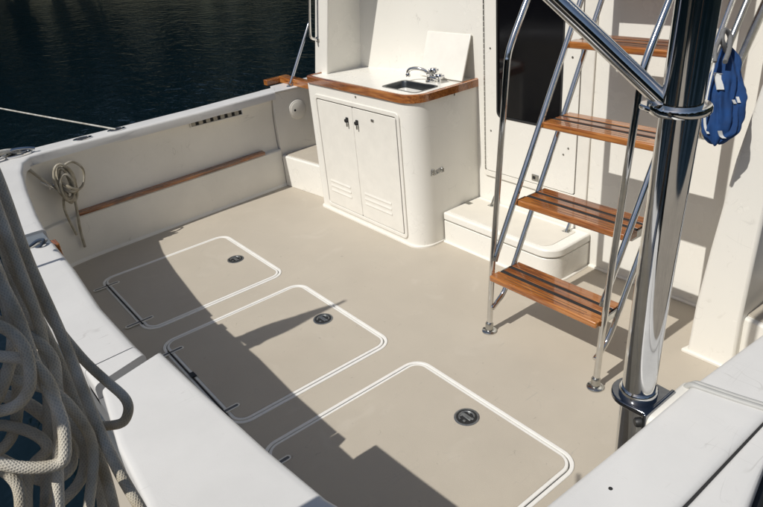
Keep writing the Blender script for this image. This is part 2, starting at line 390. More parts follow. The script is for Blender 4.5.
# port coaming: lower liner, ledge, recessed upper wall, from the side step aft and round the corner
def port_path():
    P = [(wallx(y), y) for y in (-.462, -.8, -1.2, -1.6, -1.95)]
    P += [(.05, -2.10), (.075, -2.20), (.13, -2.30), (.24, -2.385), (.45, -2.43), (.9, -2.46), (2.0, -2.50), (3.3, -2.46), (3.62, -2.38), (3.76, -2.2), (3.80, -1.9), (3.80, -.35)]
    return P
def sweep_wall(name, path, prof, m, parent=None):
    v = []; f = []; n = len(path); k = len(prof)
    for i, p in enumerate(path):
        a = path[max(i-1, 0)]; b = path[min(i+1, n-1)]; t = Vector((b[0]-a[0], b[1]-a[1])).normalized(); nx, ny = -t.y, t.x   # left of travel = inboard
        for d, z in prof: v.append((p[0]+nx*d, p[1]+ny*d, z))
    for i in range(n-1):
        for j in range(k-1): f.append((i*k+j, i*k+j+1, (i+1)*k+j+1, (i+1)*k+j))
    return link(name, v, f, m, parent, angle=18)
pp = [(p.x, p.y) for p in smooth_path([(x, y, 0) for x, y in port_path()], 4)]
wl = struct(sweep_wall('cockpit_liner', pp, [(.012, -.01), (.010, .006), (.0, .02), (0, .292), (-.006, .30), (-.034, .302), (-.040, .306), (-.046, .40), (-.040, .58), (-.02, .68), (-.012, .70)], wallw), 'off-white moulded cockpit side liner')
# outboard end of the port side, forward of the knuckle
prism('side_panel', [(-.060, -.460), (-.040, -.12), (-.040, .05), (-.25, .05), (-.25, -.460)], .22, .735, wallw, wl, .006)
gp_in = [(-.051, -.435), (-.028, -.8), (-.002, -1.07), (0, -1.5), (0, -2.0), (.006, -2.12), (.030, -2.19), (.13, -2.25), (.322, -2.297), (.679, -2.348), (1.105, -2.397), (1.315, -2.412)]
gp_out = [(-.193, -.358), (-.178, -.75), (-.160, -1.05), (-.158, -1.5), (-.160, -2.05), (-.155, -2.2), (-.125, -2.35), (-.03, -2.46), (.28, -2.53), (.66, -2.565), (1.09, -2.590), (1.31, -2.600)]
gpo = struct(cap('port_covering_board', [lerp2(p, p, 0) for p in gp_in], gp_out, .75, capw), 'white port covering board running round into the transom')
# aft covering boards
cap2 = struct(cap('transom_covering_board', [(1.512, -2.424), (1.85, -2.432), (2.23, -2.452), (2.536, -2.441)], [(1.505, -2.603), (1.85, -2.612), (2.23, -2.610), (2.545, -2.600)], [.756, .765, .765, .752], capw), 'white transom covering board by the rope bundle')
cap('door_cap', [(2.5405, -2.441), (2.590, -2.436)], [(2.5495, -2.600), (2.640, -2.600)], [.752, .748], capw, cap2, lip=.012)
slotm = mat('slot_grey', (.22, .22, .22), .5, vary=.1, vscale=20)
box('recess_floor', (1.28, -2.595, .60), (1.54, -2.426, .738), greym, cap2)
box('door_gap_floor', (2.5, -2.60, .60), (2.76, -2.445, .700), slotm, cap2)
lidR = struct(cap('raised_transom_lid', [(2.700, -2.415), (2.946, -2.404), (3.25, -2.386), (3.46, -2.366), (3.60, -2.33)], [(2.752, -2.600), (3.0, -2.640), (3.21, -2.652), (3.42, -2.69), (3.62, -2.70)], .80, capw, din=.12, dout=.14, lip=.010), 'raised white lid on the transom beside the ropes')
sb = struct(cap('starboard_covering_board', [(3.605, -2.325), (3.69, -2.22), (3.74, -2.06), (3.748, -1.8), (3.752, -1.5), (3.775, -1.155), (3.80, -.35)], [(3.70, -2.62), (3.86, -2.45), (3.920, -2.1), (3.9235, -1.8), (3.9235, -1.5), (3.9255, -1.155), (3.9325, -.35)], .752, capw, lip=.012), 'white starboard covering board in the foreground')
cap('outer_strip', [(3.706, -2.63), (3.868, -2.455), (3.927, -2.1), (3.929, -1.8), (3.929, -1.5), (3.931, -1.155), (3.938, -.35)], [(3.72, -2.70), (3.95, -2.55), (4.03, -2.1), (4.018, -1.78), (3.975, -1.58), (3.965, -1.155), (3.965, -.35)], .751, capw, sb, lip=.010)
box('seam_filler', (3.90, -2.1, .68), (3.95, -.35, .742), gap, sb)
mouldm = mat('moulding_grey', (.44, .435, .41), .5, vary=.12, vscale=30)
mld = tube('cap_moulding', [(3.742, -1.488, .735), (3.752, -1.486, .750), (3.775, -1.483, .752), (3.85, -1.468, .752), (3.915, -1.452, .752)], .0085, mouldm, sb, 10, 3)
tube('cap_moulding', [(3.745, -1.470, .735), (3.755, -1.468, .747), (3.775, -1.465, .749), (3.85, -1.450, .749), (3.915, -1.434, .749)], .007, mouldm, sb, 10, 3)
lathe('screw', [(.0045, .7515), (.0045, .7535), (.001, .754)], (3.806, -1.902, 0), gap, sb, 8)
# pad behind the pole bracket, moulded to the coaming
prism('bracket_pad', rrect(-1.655, .60, -1.46, .742, .02, 5), 3.728, 3.79, rim, sb, .008, axis='x')
# hull sides below the covering boards
def hull():
    top = [(-.19, .3), (-.178, -.75), (-.155, -1.05), (-.153, -1.5), (-.155, -2.05), (-.150, -2.2), (-.12, -2.35), (-.025, -2.455), (.28, -2.525), (.66, -2.56), (1.09, -2.585), (1.85, -2.605), (2.5, -2.594), (2.75, -2.595), (3.0, -2.632), (3.21, -2.645), (3.42, -2.68), (3.70, -2.68), (3.93, -2.53), (4.0, -2.1), (3.99, -1.8), (3.965, -1.55), (3.955, -1.1), (3.955, .3)]
    v = []; f = []
    for x, y in top:
        c = Vector((1.9, -1.0)); dx = x-c.x
        v += [(x, y, .70), (x-.02*(1 if dx > 0 else -1), y+.02, .3), (x-.06*(1 if dx > 0 else -1), y+.05, -.2), (x-.16*(1 if dx > 0 else -1), y+.1, -1.0)]
    for i in range(len(top)-1):
        for k in range(3): f.append((i*4+k, i*4+k+1, (i+1)*4+k+1, (i+1)*4+k))
    return link('hull', v, f, hullm)
struct(hull(), 'pale hull side dropping to the water')
tube('rub_rail', [(4.035, -2.1, .68), (4.025, -1.78, .68), (3.983, -1.58, .68), (3.975, -1.1, .68), (3.975, -.3, .68)], .018, blackp, sb, 10, 4)

# teak rail on the port ledge
def xw(y, d=0): return wallx(y)-d
tr = [(xw(y), y) for y in (-2.03, -1.6, -1.2, -.9, -.61)]
v = []; f = []
for x, y in tr: v += [(x-.038, y, .303), (x+.006, y, .303), (x+.008, y, .312), (x+.006, y, .324), (x-.038, y, .327)]
for i in range(len(tr)-1):
    for j in range(5): f.append((i*5+j, i*5+(j+1) % 5, (i+1)*5+(j+1) % 5, (i+1)*5+j))
f += [(0, 1, 2, 3, 4), tuple(len(v)-5+j for j in range(5))]
def teak_y(name, verts, faces, parent=None): return link(name, verts, faces, teaky, parent)
tag(teak_y('teak_rail', v, f), 'long varnished teak rail along the port side liner', 'rail')
# vent with louvre openings in the port wall
vslat = mat('vent_slat', (.34, .31, .25), .5, vary=.2, vscale=50)
vt = tag(empty('vent_grille', (-.05, -.94, .67)), 'narrow vent with a row of square dark openings in the port wall', 'vent')
def wall_pt(y, z): return wallx(y)-.022+.008
v0 = wall_pt(-1.14, .66)
ring('frame', [(-1.148, .652), (-.738, .648), (-.738, .690), (-1.148, .694)], [(-1.142, .657), (-.744, .653), (-.744, .685), (-1.142, .689)], v0-.025, v0+.003, wallw, vt, axis='x')
box('back_plate', (v0-.03, -1.145, .652), (v0-.008, -.741, .69), gap, vt)
for k in range(7):
    y = -1.14+k*.0565
    box('louvre', (v0-.02, y, .655), (v0+.001, y+.033, .688), vslat, vt, .003)
# round plate with two holes near the side step
dp = tag(empty('round_deck_plate', (-.05, -.265, .57)), 'round white screw-in deck plate with two finger holes', 'deck plate')
xa = -.046-.03*.4
nx = Vector((1, -.06, 0)).normalized()
lathe('rim', [(.075, -.002), (.075, .006), (.070, .010), (.062, .010)], (-.0490, -.265, .575), rim, dp, axis=nx)
lathe('cap', [(.0615, -.002), (.0615, .0125), (.055, .015), (.002, .015)], (-.0490, -.265, .575), rim, dp, axis=nx)
for dy in (-.028, .028): lathe('finger_hole', [(.009, .0145), (.009, .0155), (.001, .0155)], (-.0490, -.265+dy, .575-.006*(dy > 0)), gap, dp, axis=nx, seg=12)
# side steps to the decks
sp_ = tag(empty('side_step', (.2, -.25, 0)), 'low white side step with beige tread left of the sink cabinet', 'step')
prism('riser', [(-.056, -.462), (.52, -.405), (.52, .03), (-.056, .03)], -.005, .252, white, sp_, .010)
prism('tread', [(-.042, -.435), (.512, -.380), (.512, .03), (-.042, .03)], .2515, .2575, sole, sp_, .003)
s2 = tag(empty('side_step', (3.65, -.2, 0)), 'white side step with beige tread at the starboard edge of the frame', 'step')
prism('riser', [(3.42, -.338), (3.80, -.395), (3.80, .03), (3.42, .03)], -.005, .252, white, s2, .010)
prism('tread', [(3.425, -.315), (3.79, -.370), (3.79, .03), (3.425, .03)], .2515, .2575, sole, s2, .003)

# ------------------------------------------------------------------ cabin bulkhead, post, wing
bulk = struct(sheet_with_holes('bulkhead', [(1.55, 0), (3.55, 0), (3.55, 2.5), (1.55, 2.5)], [], 0, 0, white), 'white aft cabin bulkhead')
bulk.rotation_euler = (math.radians(90), 0, 0)
wv = smooth_path([(.64, -.142, 0), (.80, -.085, 0), (1.0, -.022, 0), (1.22, .0, 0), (1.42, .001, 0), (1.615, .0015, 0)], 4)
link('bulkhead_return', [(p.x, p.y, z) for p in wv for z in (.9, 2.5)], [(2*i, 2*i+1, 2*i+3, 2*i+2) for i in range(len(wv)-1)], white, None)
struct(bpy.data.objects['bulkhead_return'], 'white cabin wall behind the counter')
tube('base_fillet', [(2.46, -.004, .004), (3.4, -.004, .004)], .010, rim, None, 8)
struct(bpy.data.objects['base_fillet'], 'white fillet where bulkhead meets deck')
# port cabin post, leaning inboard with height
def lean(z): return .115*(z-.93)/.48
v = []; f = []
for z in (.90, 1.4, 2.5):
    d = lean(z)*1.0
    v += [(.487+d, -.398, z), (.632+d, -.398, z), (.662+d*.4, -.142, z), (.69, .05, z), (.46+d, .05, z)]
for i in range(2):
    for j in range(5): f.append((i*5+j, i*5+(j+1) % 5, (i+1)*5+(j+1) % 5, (i+1)*5+j))
struct(bev(link('cabin_corner_post', v, f, white, None, 30), .006), 'white cabin corner post above the counter')
# starboard wing panel
wp = [(3.232, 0), (3.238, .03), (3.243, .25), (3.264, .513), (3.303, .916), (3.349, 1.219), (3.40, 1.55), (3.48, 2.5), (3.56, 2.5), (3.445, 1.0), (3.438, .713), (3.432, .25), (3.44, 0)]
wing = struct(prism('wing_panel', wp, -.376, .0, white, None, .012, axis='y'), 'white wing panel beside the starboard step')
prism('base_flange', [(3.215, -.386), (3.45, -.386), (3.45, -.3), (3.235, -.3)], -.004, .016, rim, wing, .006)

# cabin door
cdr = tag(empty('cabin_door', (2.03, 0, .38)), 'white cabin door with dark tinted window behind the ladder', 'door')
ring('frame', rrect(1.683, .368, 2.425, 2.3, .02, 4), rrect(1.700, .402, 2.352, 2.25, .015, 4), -.014, -.001, rim, cdr, axis='y', bw=.003)
ring('leaf', rrect(1.7055, .4065, 2.3475, 2.245, .012, 6), rrect(1.797, .752, 2.243, 1.95, .035, 6), -.017, -.002, white, cdr, axis='y', bw=.002)
prism('window_pane', rrect(1.790, .745, 2.250, 1.957, .038, 6), -.0105, -.004, glass, cdr, axis='y')
ring('window_gasket', rrect(1.793, .748, 2.247, 1.954, .038, 6), rrect(1.803, .758, 2.237, 1.944, .03, 6), -.019, -.006, gap, cdr, axis='y')
prism('seam', rrect(1.699, .401, 2.353, 2.251, .014, 4), -.006, -.0015, gap, cdr, axis='y')
for k in range(44): box('hinge_knuckle', (1.6985, -.0205, .41+k*.030), (1.7055, -.0135, .41+k*.030+.026), chromed, cdr)
box('latch_plate', (2.062, -.0225, .425), (2.110, -.0165, .462), chromed, cdr, .002)
box('latch_slot', (2.070, -.0245, .436), (2.088, -.0220, .452), gap, cdr)
for x, z in ((1.748, 1.135), (1.748, .66), (2.30, .66), (2.27, .62), (2.30, 1.135)): lathe('screw', [(.006, -.001), (.006, .002), (.001, .003)], (x, -.017, z), chromed, cdr, 10, Vector((0, -1, 0)))

# ------------------------------------------------------------------ sink cabinet
K = tag(empty('sink_cabinet', (1.07, -.25, 0)), 'white moulded sink cabinet with two louvred doors and teak edging', 'cabinet')
fp = rrect(.53, -.506, 1.624, .01, (0, 0, .035, .115), 10)
prism('body', fp, 0, .907, white, K, .004)
prism('base_flange', rrect(.522, -.518, 1.630, .005, (0, 0, .04, .115), 10), -.004, .014, rim, K, .004)
top = rrect(.545, -.505, 1.612, .008, (0, 0, .03, .105), 10)
ct = sheet_with_holes('countertop', top, [rrect(1.255, -.418, 1.548, -.250, .03, 6)], .9075, .946, white, K)
tp = [(.60, -.385), (.572, -.42), (.556, -.47), (.556, -.490)]
outr = [(.556, -.36), (.553, -.42)]+[(.552, -.48)]+[(.560, -.510), (.575, -.5175)]
n = 10; cx, cy, rr = 1.624-.115, -.506+.115, .1265
arc = [(cx+rr*math.cos(math.radians(-90+90*i/n)), cy+rr*math.sin(math.radians(-90+90*i/n))) for i in range(n+1)]
outp = outr+arc+[(1.6355, 0.0)]
inr = [(.578, -.36), (.575, -.42), (.575, -.47), (.580, -.485), (.592, -.4935)]+[(cx+(rr-.024)*math.cos(math.radians(-90+90*i/n)), cy+(rr-.024)*math.sin(math.radians(-90+90*i/n))) for i in range(n+1)]+[(1.6115, 0)]
v = []; f = []
for a, b in zip(outp, inr):
    v += [(*a, .906), (*a, .948), (*lerp2(a, b, .25), .953), (*lerp2(a, b, .8), .953), (*b, .949), (*b, .906)]
for i in range(len(outp)-1):
    for j in range(6): f.append((i*6+j, i*6+(j+1) % 6, (i+1)*6+(j+1) % 6, (i+1)*6+j))
f += [tuple(range(6)), tuple(len(v)-6+j for j in range(6))]
link('teak_edging', v, f, teak, K, 40)
# sink bowl
bw_ = []; f = []; rings = []
for d, z in ((-.012, .948), (.0, .947), (.004, .935), (.012, .82), (.05, .805)):
    rings.append([(x, y, z) for x, y in rrect(1.255+d, -.418+d, 1.548-d, -.250-d, .03, 6)])
v = [p for r in rings for p in r]; m_ = len(rings[0])
for i in range(len(rings)-1):
    for j in range(m_): f.append((i*m_+j, i*m_+(j+1) % m_, (i+1)*m_+(j+1) % m_, (i+1)*m_+j))
f.append(tuple((len(rings)-1)*m_+j for j in range(m_)))
sk = link('sink_bowl', v, f, steel, K)
lathe('drain', [(.022, .806), (.022, .809), (.004, .809)], (1.40, -.335, 0), chromed, sk)
# faucet
fx, fy = 1.425, -.195
fa = lathe('faucet', [(.026, .946), (.026, .956), (.018, .962), (.014, .985), (.018, .992), (.018, 1.006), (.010, 1.012), (.001, 1.013)], (fx, fy, 0), chrome, K)
tube('spout', [(fx, fy, .995), (fx-.03, fy-.012, 1.014), (fx-.075, fy-.03, 1.024), (fx-.115, fy-.046, 1.018), (fx-.130, fy-.052, 1.002), (fx-.131, fy-.053, .985)], .011, chrome, fa, 12, 6)
lathe('spout_tip', [(.013, .974), (.015, .978), (.015, .990), (.012, .994)], (fx-.131, fy-.053, 0), chrome, fa, 14)
for dx, dz in ((.030, .03), (.075, .0)):
    q = lathe('tap_handle', [(.012, .946), (.012, .970+dz), (.024, .974+dz), (.026, .988+dz), (.018, 1.0+dz), (.002, 1.002+dz)], (fx+dx, fy+.01, 0), chrome, fa, 16)
    for a in range(4): tube('tap_spoke', [(fx+dx, fy+.01, .986+dz), (fx+dx+.032*math.cos(a*1.57+.4), fy+.01+.032*math.sin(a*1.57+.4), .990+dz)], .0055, chrome, q, 8)
tube('tap_bridge', [(fx, fy, .975), (fx+.04, fy+.006, .972), (fx+.08, fy+.01, .968)], .012, chrome, fa, 10)
# doors
ring('door_frame', rrect(.618, .040, 1.500, .842, .035, 6), rrect(.645, .066, 1.474, .814, .018, 6), -.515, -.505, rim, K, axis='y', bw=.004)
prism('door_recess', rrect(.644, .065, 1.475, .815, .018, 6), -.508, -.5055, gap, K, axis='y')
for i, (x0, x1, lx0, lx1) in enumerate(((.6515, 1.0415, .70, .935), (1.0440, 1.4665, 1.09, 1.365))):
    dr = prism('door', rrect(x0, .070, x1, .808, .010, 4), -.514, -.506, rim, K, .002, axis='y')
    for k in range(3):
        z = .168+k*.036
        v = [(lx0, -.5138, z-.006), (lx1, -.5138, z-.006), (lx1, -.5180, z+.002), (lx0, -.5180, z+.002), (lx1, -.5138, z+.017), (lx0, -.5138, z+.017)]
        link('louvre', v, [(0, 1, 2, 3), (3, 2, 4, 5), (0, 3, 5), (1, 4, 2)], rim, dr, 20)
    px = .985 if i == 0 else 1.090
    l_ = box('latch', (px-.011, -.522, .690), (px+.011, -.5135, .738), blackp, dr, .003)
    box('latch_tongue', (px+.001, -.530, .680), (px+.012, -.519, .708), chromed, l_, .002)
    lathe('latch_knob', [(.013, 0), (.012, .010), (.002, .012)], (px-.003, -.520, .718), blackp, l_, 12, Vector((0, -1, 0)))
l_ = box('keyhole_plate', (1.236, -.519, .752), (1.262, -.5135, .768), chromed, K, .002)
lathe('screw', [(.007, 0), (.007, .003), (.001, .004)], (1.09, -.5062, .880), chromed, K, 10, Vector((0, -1, 0)))
lathe('screw', [(.008, 0), (.008, .003), (.001, .004)], (1.6242, -.186, .895), chromed, K, 10, Vector((1, 0, 0)))
# little chrome script badge on the cabinet end
bd = box('badge', (1.6235, -.402, .468), (1.6255, -.298, .474), chromed, K, .001)
def stroke(pts): tube('badge_letter', [(1.628, -.402+a*.104, .455+b*.05) for a, b in pts], .0032, chromed, bd, 6, 3)
for s in ([(0, .1), (.09, .9), (.17, .1)], [(.04, .4), (.15, .4)], [(.26, .75), (.26, .1), (.34, .15)], [(.42, .6), (.42, .1), (.52, .1), (.54, .6)], [(.64, .6), (.64, .1)], [(.64, .5), (.72, .65)], [(.94, .6), (.82, .6), (.80, .15), (.92, .12), (.95, .55), (.97, .1)]): stroke(s)
# sink cover board leaning against the wall
bdv = []
th = .011
for x0, x1, y, z in ((1.258, 1.612, -.112, .9535), (1.245, 1.598, -.018, 1.200)):
    bdv += [(x0, y-.012, z), (x1, y, z), (x1, y+th, z), (x0, y+th-.012, z)]
cb = bev(link('sink_cover_board', bdv, [(0, 1, 2, 3), (4, 5, 6, 7), (0, 1, 5, 4), (1, 2, 6, 5), (2, 3, 7, 6), (3, 0, 4, 7)], rim), .003)
tag(cb, 'square off-white sink cover leaning against the wall behind the tap', 'board')

# ------------------------------------------------------------------ step box below the door
treadm = mat('pale_tread', (.68, .64, .56), .65, vary=.05, vscale=8, bump=.25, bscale=420)
B = tag(empty('step_box', (2.04, -.16, 0)), 'low white step box with beige padded lid under the cabin door', 'step')
bf = lambda d: rrect(1.632, -.327+d, 2.462-d, -.001, (0, 0, 0, .10-d*.5), 10)
prism('base', bf(.006), 0, .146, white, B, .004)
prism('seam', bf(.014), .146, .152, gap, B)
ld = prism('lid', bf(0), .152, .203, white, B, .010)
prism('tread_panel', rrect(1.650, -.296, 2.395, -.038, (.015, .015, .02, .06), 8), .2032, .2062, treadm, ld, .0015)
tube('base_fillet', [(1.632, -.325, .002), (2.36, -.325, .002), (2.42, -.305, .002), (2.452, -.26, .002), (2.460, -.20, .002), (2.460, -.004, .002)], .009, rim, B, 8)
for hx in (1.795, 2.352):
    hg = box('hinge', (hx-.022, -.085, .2032), (hx+.022, -.045, .2080), chromed, B, .002)
    prism('hinge_arm', [(-.075, .208), (-.045, .208), (-.030, .262), (-.042, .262)], hx-.007, hx+.007, chromed, hg, .002, axis='x')
box('hinge', (1.640, -.150, .2032), (1.685, -.115, .2080), chromed, B, .002)

# ------------------------------------------------------------------ ladder
L = tag(empty('boarding_ladder', (2.8, -.85, 0)), 'stainless tube ladder with varnished teak steps and black grip strips', 'ladder')
for sx, px in ((2.515, 2.50), (3.085, 3.10)):
    s = 1 if px > 2.8 else -1
    post = [(px, -.857, .0), (px, -.84, .25), (px, -.80, .66), (px, -.74, 1.20), (px, -.728, 1.285), (px, -.708, 1.335), (px, -.66, 1.415), (px, -.55, 1.59), (px, -.1, 2.3)]
    tube('handrail', post, .0135, chrome, L, 16, 6)
    fr = [(sx, -.832, .385), (sx, -.808, .436), (sx, -.68, .678), (sx, -.492, 1.033), (sx, -.325, 1.350), (sx, .12, 2.2)]
    tube('stringer', fr, .0135, chrome, L, 16, 4)
    re_ = [(sx, -.853, .135), (sx, -.825, .150), (sx, -.775, .185), (sx, -.735, .243), (sx, -.696, .318), (sx, -.51, .674), (sx, -.358, .965), (sx, -.23, 1.215), (sx, .12, 1.90)]
    tube('stringer', re_, .0125, chrome, L, 16, 5)
    ft = lathe('foot', [(.036, .0005), (.036, .006), (.030, .010), (.019, .012), (.019, .045), (.0165, .050), (.015, .052)], (px, -.857, 0), chromed, L, 24)
    lathe('foot_screw', [(.005, .009), (.005, .0125), (.001, .0125)], (px-.025, -.868, 0), gap, ft, 8)
for y0, zt in ((-.868, .322), (-.690, .645), (-.526, .968), (-.360, 1.286), (-.228, 1.602), (-.025, 1.93)):
    sx0, sx1 = 2.525, 3.075
    st = empty('step', (0, 0, 0)); par(st, L); st.matrix_parent_inverse = Matrix.Translation(-Vector(L.location))
    th = .030
    # three teak slats with two inset grip strips between them
    for a, b in ((0, .066), (.0835, .122), (.1395, .192)):
        q = box('slat', (sx0-(.012 if a == 0 else 0), y0+a, zt-th), (sx1+(.012 if a == 0 else 0), y0+b, zt), teak, None, .006 if a == 0 else .003); q.parent = st
    for a, b in ((.0655, .084), (.1215, .140)):
        q = box('grip_strip', (sx0, y0+a, zt-th+.004), (sx1, y0+b, zt-.0015), gripm, None); q.parent = st
    for k in range(2):
        q = box('groove', (sx0+.06, y0+.022+k*.018, zt-.0006), (sx1-.06, y0+.0245+k*.018, zt+.0003), gap, None); q.parent = st
    for xx in (sx0-.011, sx1+.001):
        q = box('bracket', (xx, y0+.03, zt-th-.006), (xx+.010, y0+.175, zt-.006), chromed, None, .002); q.parent = st

# ------------------------------------------------------------------ tower leg
TL = tag(empty('tower_leg', (3.678, -1.597, 0)), 'thick polished steel pole bracketed to the starboard coaming', 'pole')
tube('pole', [(3.676, -1.597, .0), (3.680, -1.595, .9), (3.696, -1.587, 1.65), (3.725, -1.575, 3.2)], .039, chrome, TL, 40, 6)
plate = [(3.735, -1.540)]+[(3.678+0.061*math.cos(math.radians(a)), -1.597+0.061*math.sin(math.radians(a))) for a in range(80, 281, 12)]+[(3.735, -1.655)]
brst = mat('bracket_steel', (.20, .21, .23), .14, metal=1, vary=.2, vscale=20)
pb = prism('deck_bracket', plate, .738, .752, brst, TL, .003)
box('bracket_flange', (3.7285, -1.660, .700), (3.738, -1.530, .7515), brst, pb, .003)
lathe('collar', [(.045, .752), (.045, .764), (.042, .768), (.040, .768)], (3.679, -1.596, 0), chrome, pb, 32)
lathe('bolt', [(.012, 0), (.012, .012), (.009, .016), (.001, .016)], (3.725, -1.652, .720), blackp, pb, 10, Vector((-.6, -.8, 0)))
lathe('foot', [(.075, .0), (.075, .008), (.048, .012), (.048, .05), (.041, .055)], (3.676, -1.597, 0), chrome, TL, 32)
cx_, cy_ = 3.690, -1.590
cl = lathe('clamp', [(.040, 1.444), (.056, 1.446), (.058, 1.450), (.058, 1.458), (.056, 1.462), (.040, 1.464)], (cx_, cy_, 0), chrome, TL, 36)
tg = [(cx_+.02, cy_+.05), (cx_-.04, cy_+.042), (3.622, -1.578), (3.612, -1.60), (3.622, -1.622), (cx_-.04, cy_-.045), (cx_+.02, cy_-.05)]
prism('clamp_tongue', tg, 1.449, 1.459, chrome, cl, .003)
lathe('clamp_bolt', [(.010, 1.440), (.010, 1.470), (.002, 1.472)], (3.636, -1.598, 0), chromed, cl, 12)
S0 = Vector((3.668, -1.604, 1.462)); S1 = Vector((3.485, -1.718, 1.664)); sd = S1-S0
tube('strut', [S0, S0+sd*.3, S0+sd*.7, S0+sd*1.08, S0+sd*1.16, S0+sd*1.22+Vector((0, 0, .01)), S0+sd*1.26+Vector((0, 0, .05)), S0+sd*1.27+Vector((0, 0, .3)), S0+sd*1.27+Vector((0, .1, 1.6))], .0175, chrome, TL, 20, 6)
tube('rod_tube', [(3.6485, -1.557, 1.44), (3.655, -1.552, 1.70), (3.665, -1.548, 2.4)], .012, chromed, TL, 14, 4)

# ------------------------------------------------------------------ grab rail with the blue bag
GR = tag(empty('grab_rail', (3.2, -.4, 1.2)), 'pair of sloping grey rail tubes holding the blue bag', 'rail')
tube('rail_tube', [(3.2, -.44, 1.15), (3.2, -.352, 1.304), (3.2, -.25, 1.465), (3.2, .05, 1.93), (3.2, .2, 2.2)], .0125, chromed, GR, 14, 4)
tube('rail_tube', [(3.2, -.40, 1.02), (3.2, -.235, 1.247), (3.2, -.113, 1.412), (3.2, .2, 1.84)], .0165, chromed, GR, 14, 4)
tube('rail_bend', [(3.2, -.44, 1.15), (3.2, -.462, 1.09), (3.2, -.45, 1.02), (3.2, -.42, 1.0), (3.2, -.40, 1.02)], .0125, chromed, GR, 12, 4)
BG = tag(empty('bag', (3.2, -.45, 1.0)), 'blue cloth bag hung from the rail by a white clip', 'bag')
def sack():
    v = []; f = []; N = 56; M = 40; rnd = random.Random(5)
    c0 = at(724, 46, 2.300); c1 = at(714, 143, 2.280)
    ax = (c1-c0); prof = [(.0, .010), (.06, .020), (.15, .034), (.28, .046), (.42, .056), (.56, .062), (.7, .063), (.82, .059), (.91, .050), (.97, .034), (1.0, .012)]
    def rad(t):
        for (a, ra), (b, rb) in zip(prof, prof[1:]):
            if a <= t <= b: return ra+(rb-ra)*(t-a)/(b-a)
        return .01
    right = Vector((.55, .42, 0)).normalized(); fw_ = Vector((-.42, .55, 0)).normalized()
    for i in range(M+1):
        t = i/M; c = c0+ax*t+right*(.020*math.sin(t*3.0)+.005*math.sin(t*9))
        for k in range(N):
            a = 2*math.pi*k/N
            fold = 1+.15*math.sin(4*a+3.2*t)*(1-t*.4)+.11*math.sin(9*a-4*t+1)*(1-t*.6)+.06*math.sin(17*t+3*a)+.05*math.sin(15*a+6*t)*(1-t)
            r = rad(t)*fold*(1+.30*noise.noise(Vector((2.2*math.cos(a), 2.2*math.sin(a), t*5+3)))+.30*noise.noise(Vector((5*math.cos(a), 5*math.sin(a), t*4+9)))+.12*noise.noise(Vector((11*math.cos(a), 11*math.sin(a), t*16))))
            v.append(c+right*(r*1.02*math.cos(a))+fw_*(r*.72*math.sin(a))+Vector((0, 0, .012*math.sin(3*a+4*t))))
    for i in range(M):
        for k in range(N): f.append((i*N+k, i*N+(k+1) % N, (i+1)*N+(k+1) % N, (i+1)*N+k))
    f += [tuple(range(N)), tuple(M*N+k for k in range(N))]
    o = link('cloth', v, f, blue, BG, 80); s_ = o.modifiers.new('sub', 'SUBSURF'); s_.levels = s_.render_levels = 1
    return o
cloth = sack()
from mathutils.bvhtree import BVHTree
bvh = BVHTree.FromPolygons([q.co.copy() for q in cloth.data.vertices], [tuple(q.vertices) for q in cloth.data.polygons])
def on_bag(px, py, dep=0, off=.004):
    p0 = at(px, py, 1.0); h = bvh.ray_cast(CAM, (p0-CAM).normalized())
    return h[0]-(p0-CAM).normalized()*off if h[0] else at(px, py, 2.25)
tube('strap', [at(727, 52, 2.280), at(722, 40, 2.250), at(724, 30, 2.260), at(730, 36, 2.280), at(729, 50, 2.260), at(725, 62, 2.230)], .009, greyc, BG, 8, 5)
tube('cord', [at(722, 44, 2.28), at(714, 66, 2.255), at(708, 92, 2.245), at(704, 116, 2.24)], .0035, whitec, BG, 8, 5)
tube('strap_loop', [at(715, 62, 2.230), at(716, 48, 2.240), at(722, 36, 2.250)], .007, greyc, BG, 8, 4)
def ribbon(name, pts, w, m, parent, t=.003):
    v = []; f = []; P = smooth_path(pts, 4)
    rt = r2
    for p in P: v += [p-rt*w-cd*t, p+rt*w-cd*t, p+rt*w, p-rt*w]
    for i in range(len(P)-1):
        for j in range(4): f.append((i*4+j, i*4+(j+1) % 4, (i+1)*4+(j+1) % 4, (i+1)*4+j))
    f += [(0, 1, 2, 3), tuple(len(v)-4+j for j in range(4))]
    return link(name, v, f, m, parent)
ribbon('clip', [on_bag(717, 74, 2.215), on_bag(718.5, 82, 2.205), on_bag(720, 90, 2.198)], .012, whitec, BG, .006)
ribbon('clip', [on_bag(715.5, 73, 2.214), on_bag(720.5, 74.5, 2.210)], .006, whitec, BG, .006)
ribbon('white_piping', [on_bag(706, 103, 2.235), on_bag(704.5, 115, 2.230), on_bag(705, 127, 2.225), on_bag(708, 134, 2.220)], .004, whitec, BG, .003)
ribbon('white_print', [on_bag(719.5, 131, 2.188), on_bag(721, 136, 2.188), on_bag(724, 138.5, 2.192)], .007, whitec, BG, .003)
ribbon('white_print', [on_bag(733, 100, 2.205), on_bag(735, 104, 2.208)], .005, whitec, BG, .003)
ribbon('white_print', [on_bag(737, 97, 2.210), on_bag(739, 103, 2.215)], .005, whitec, BG, .003)

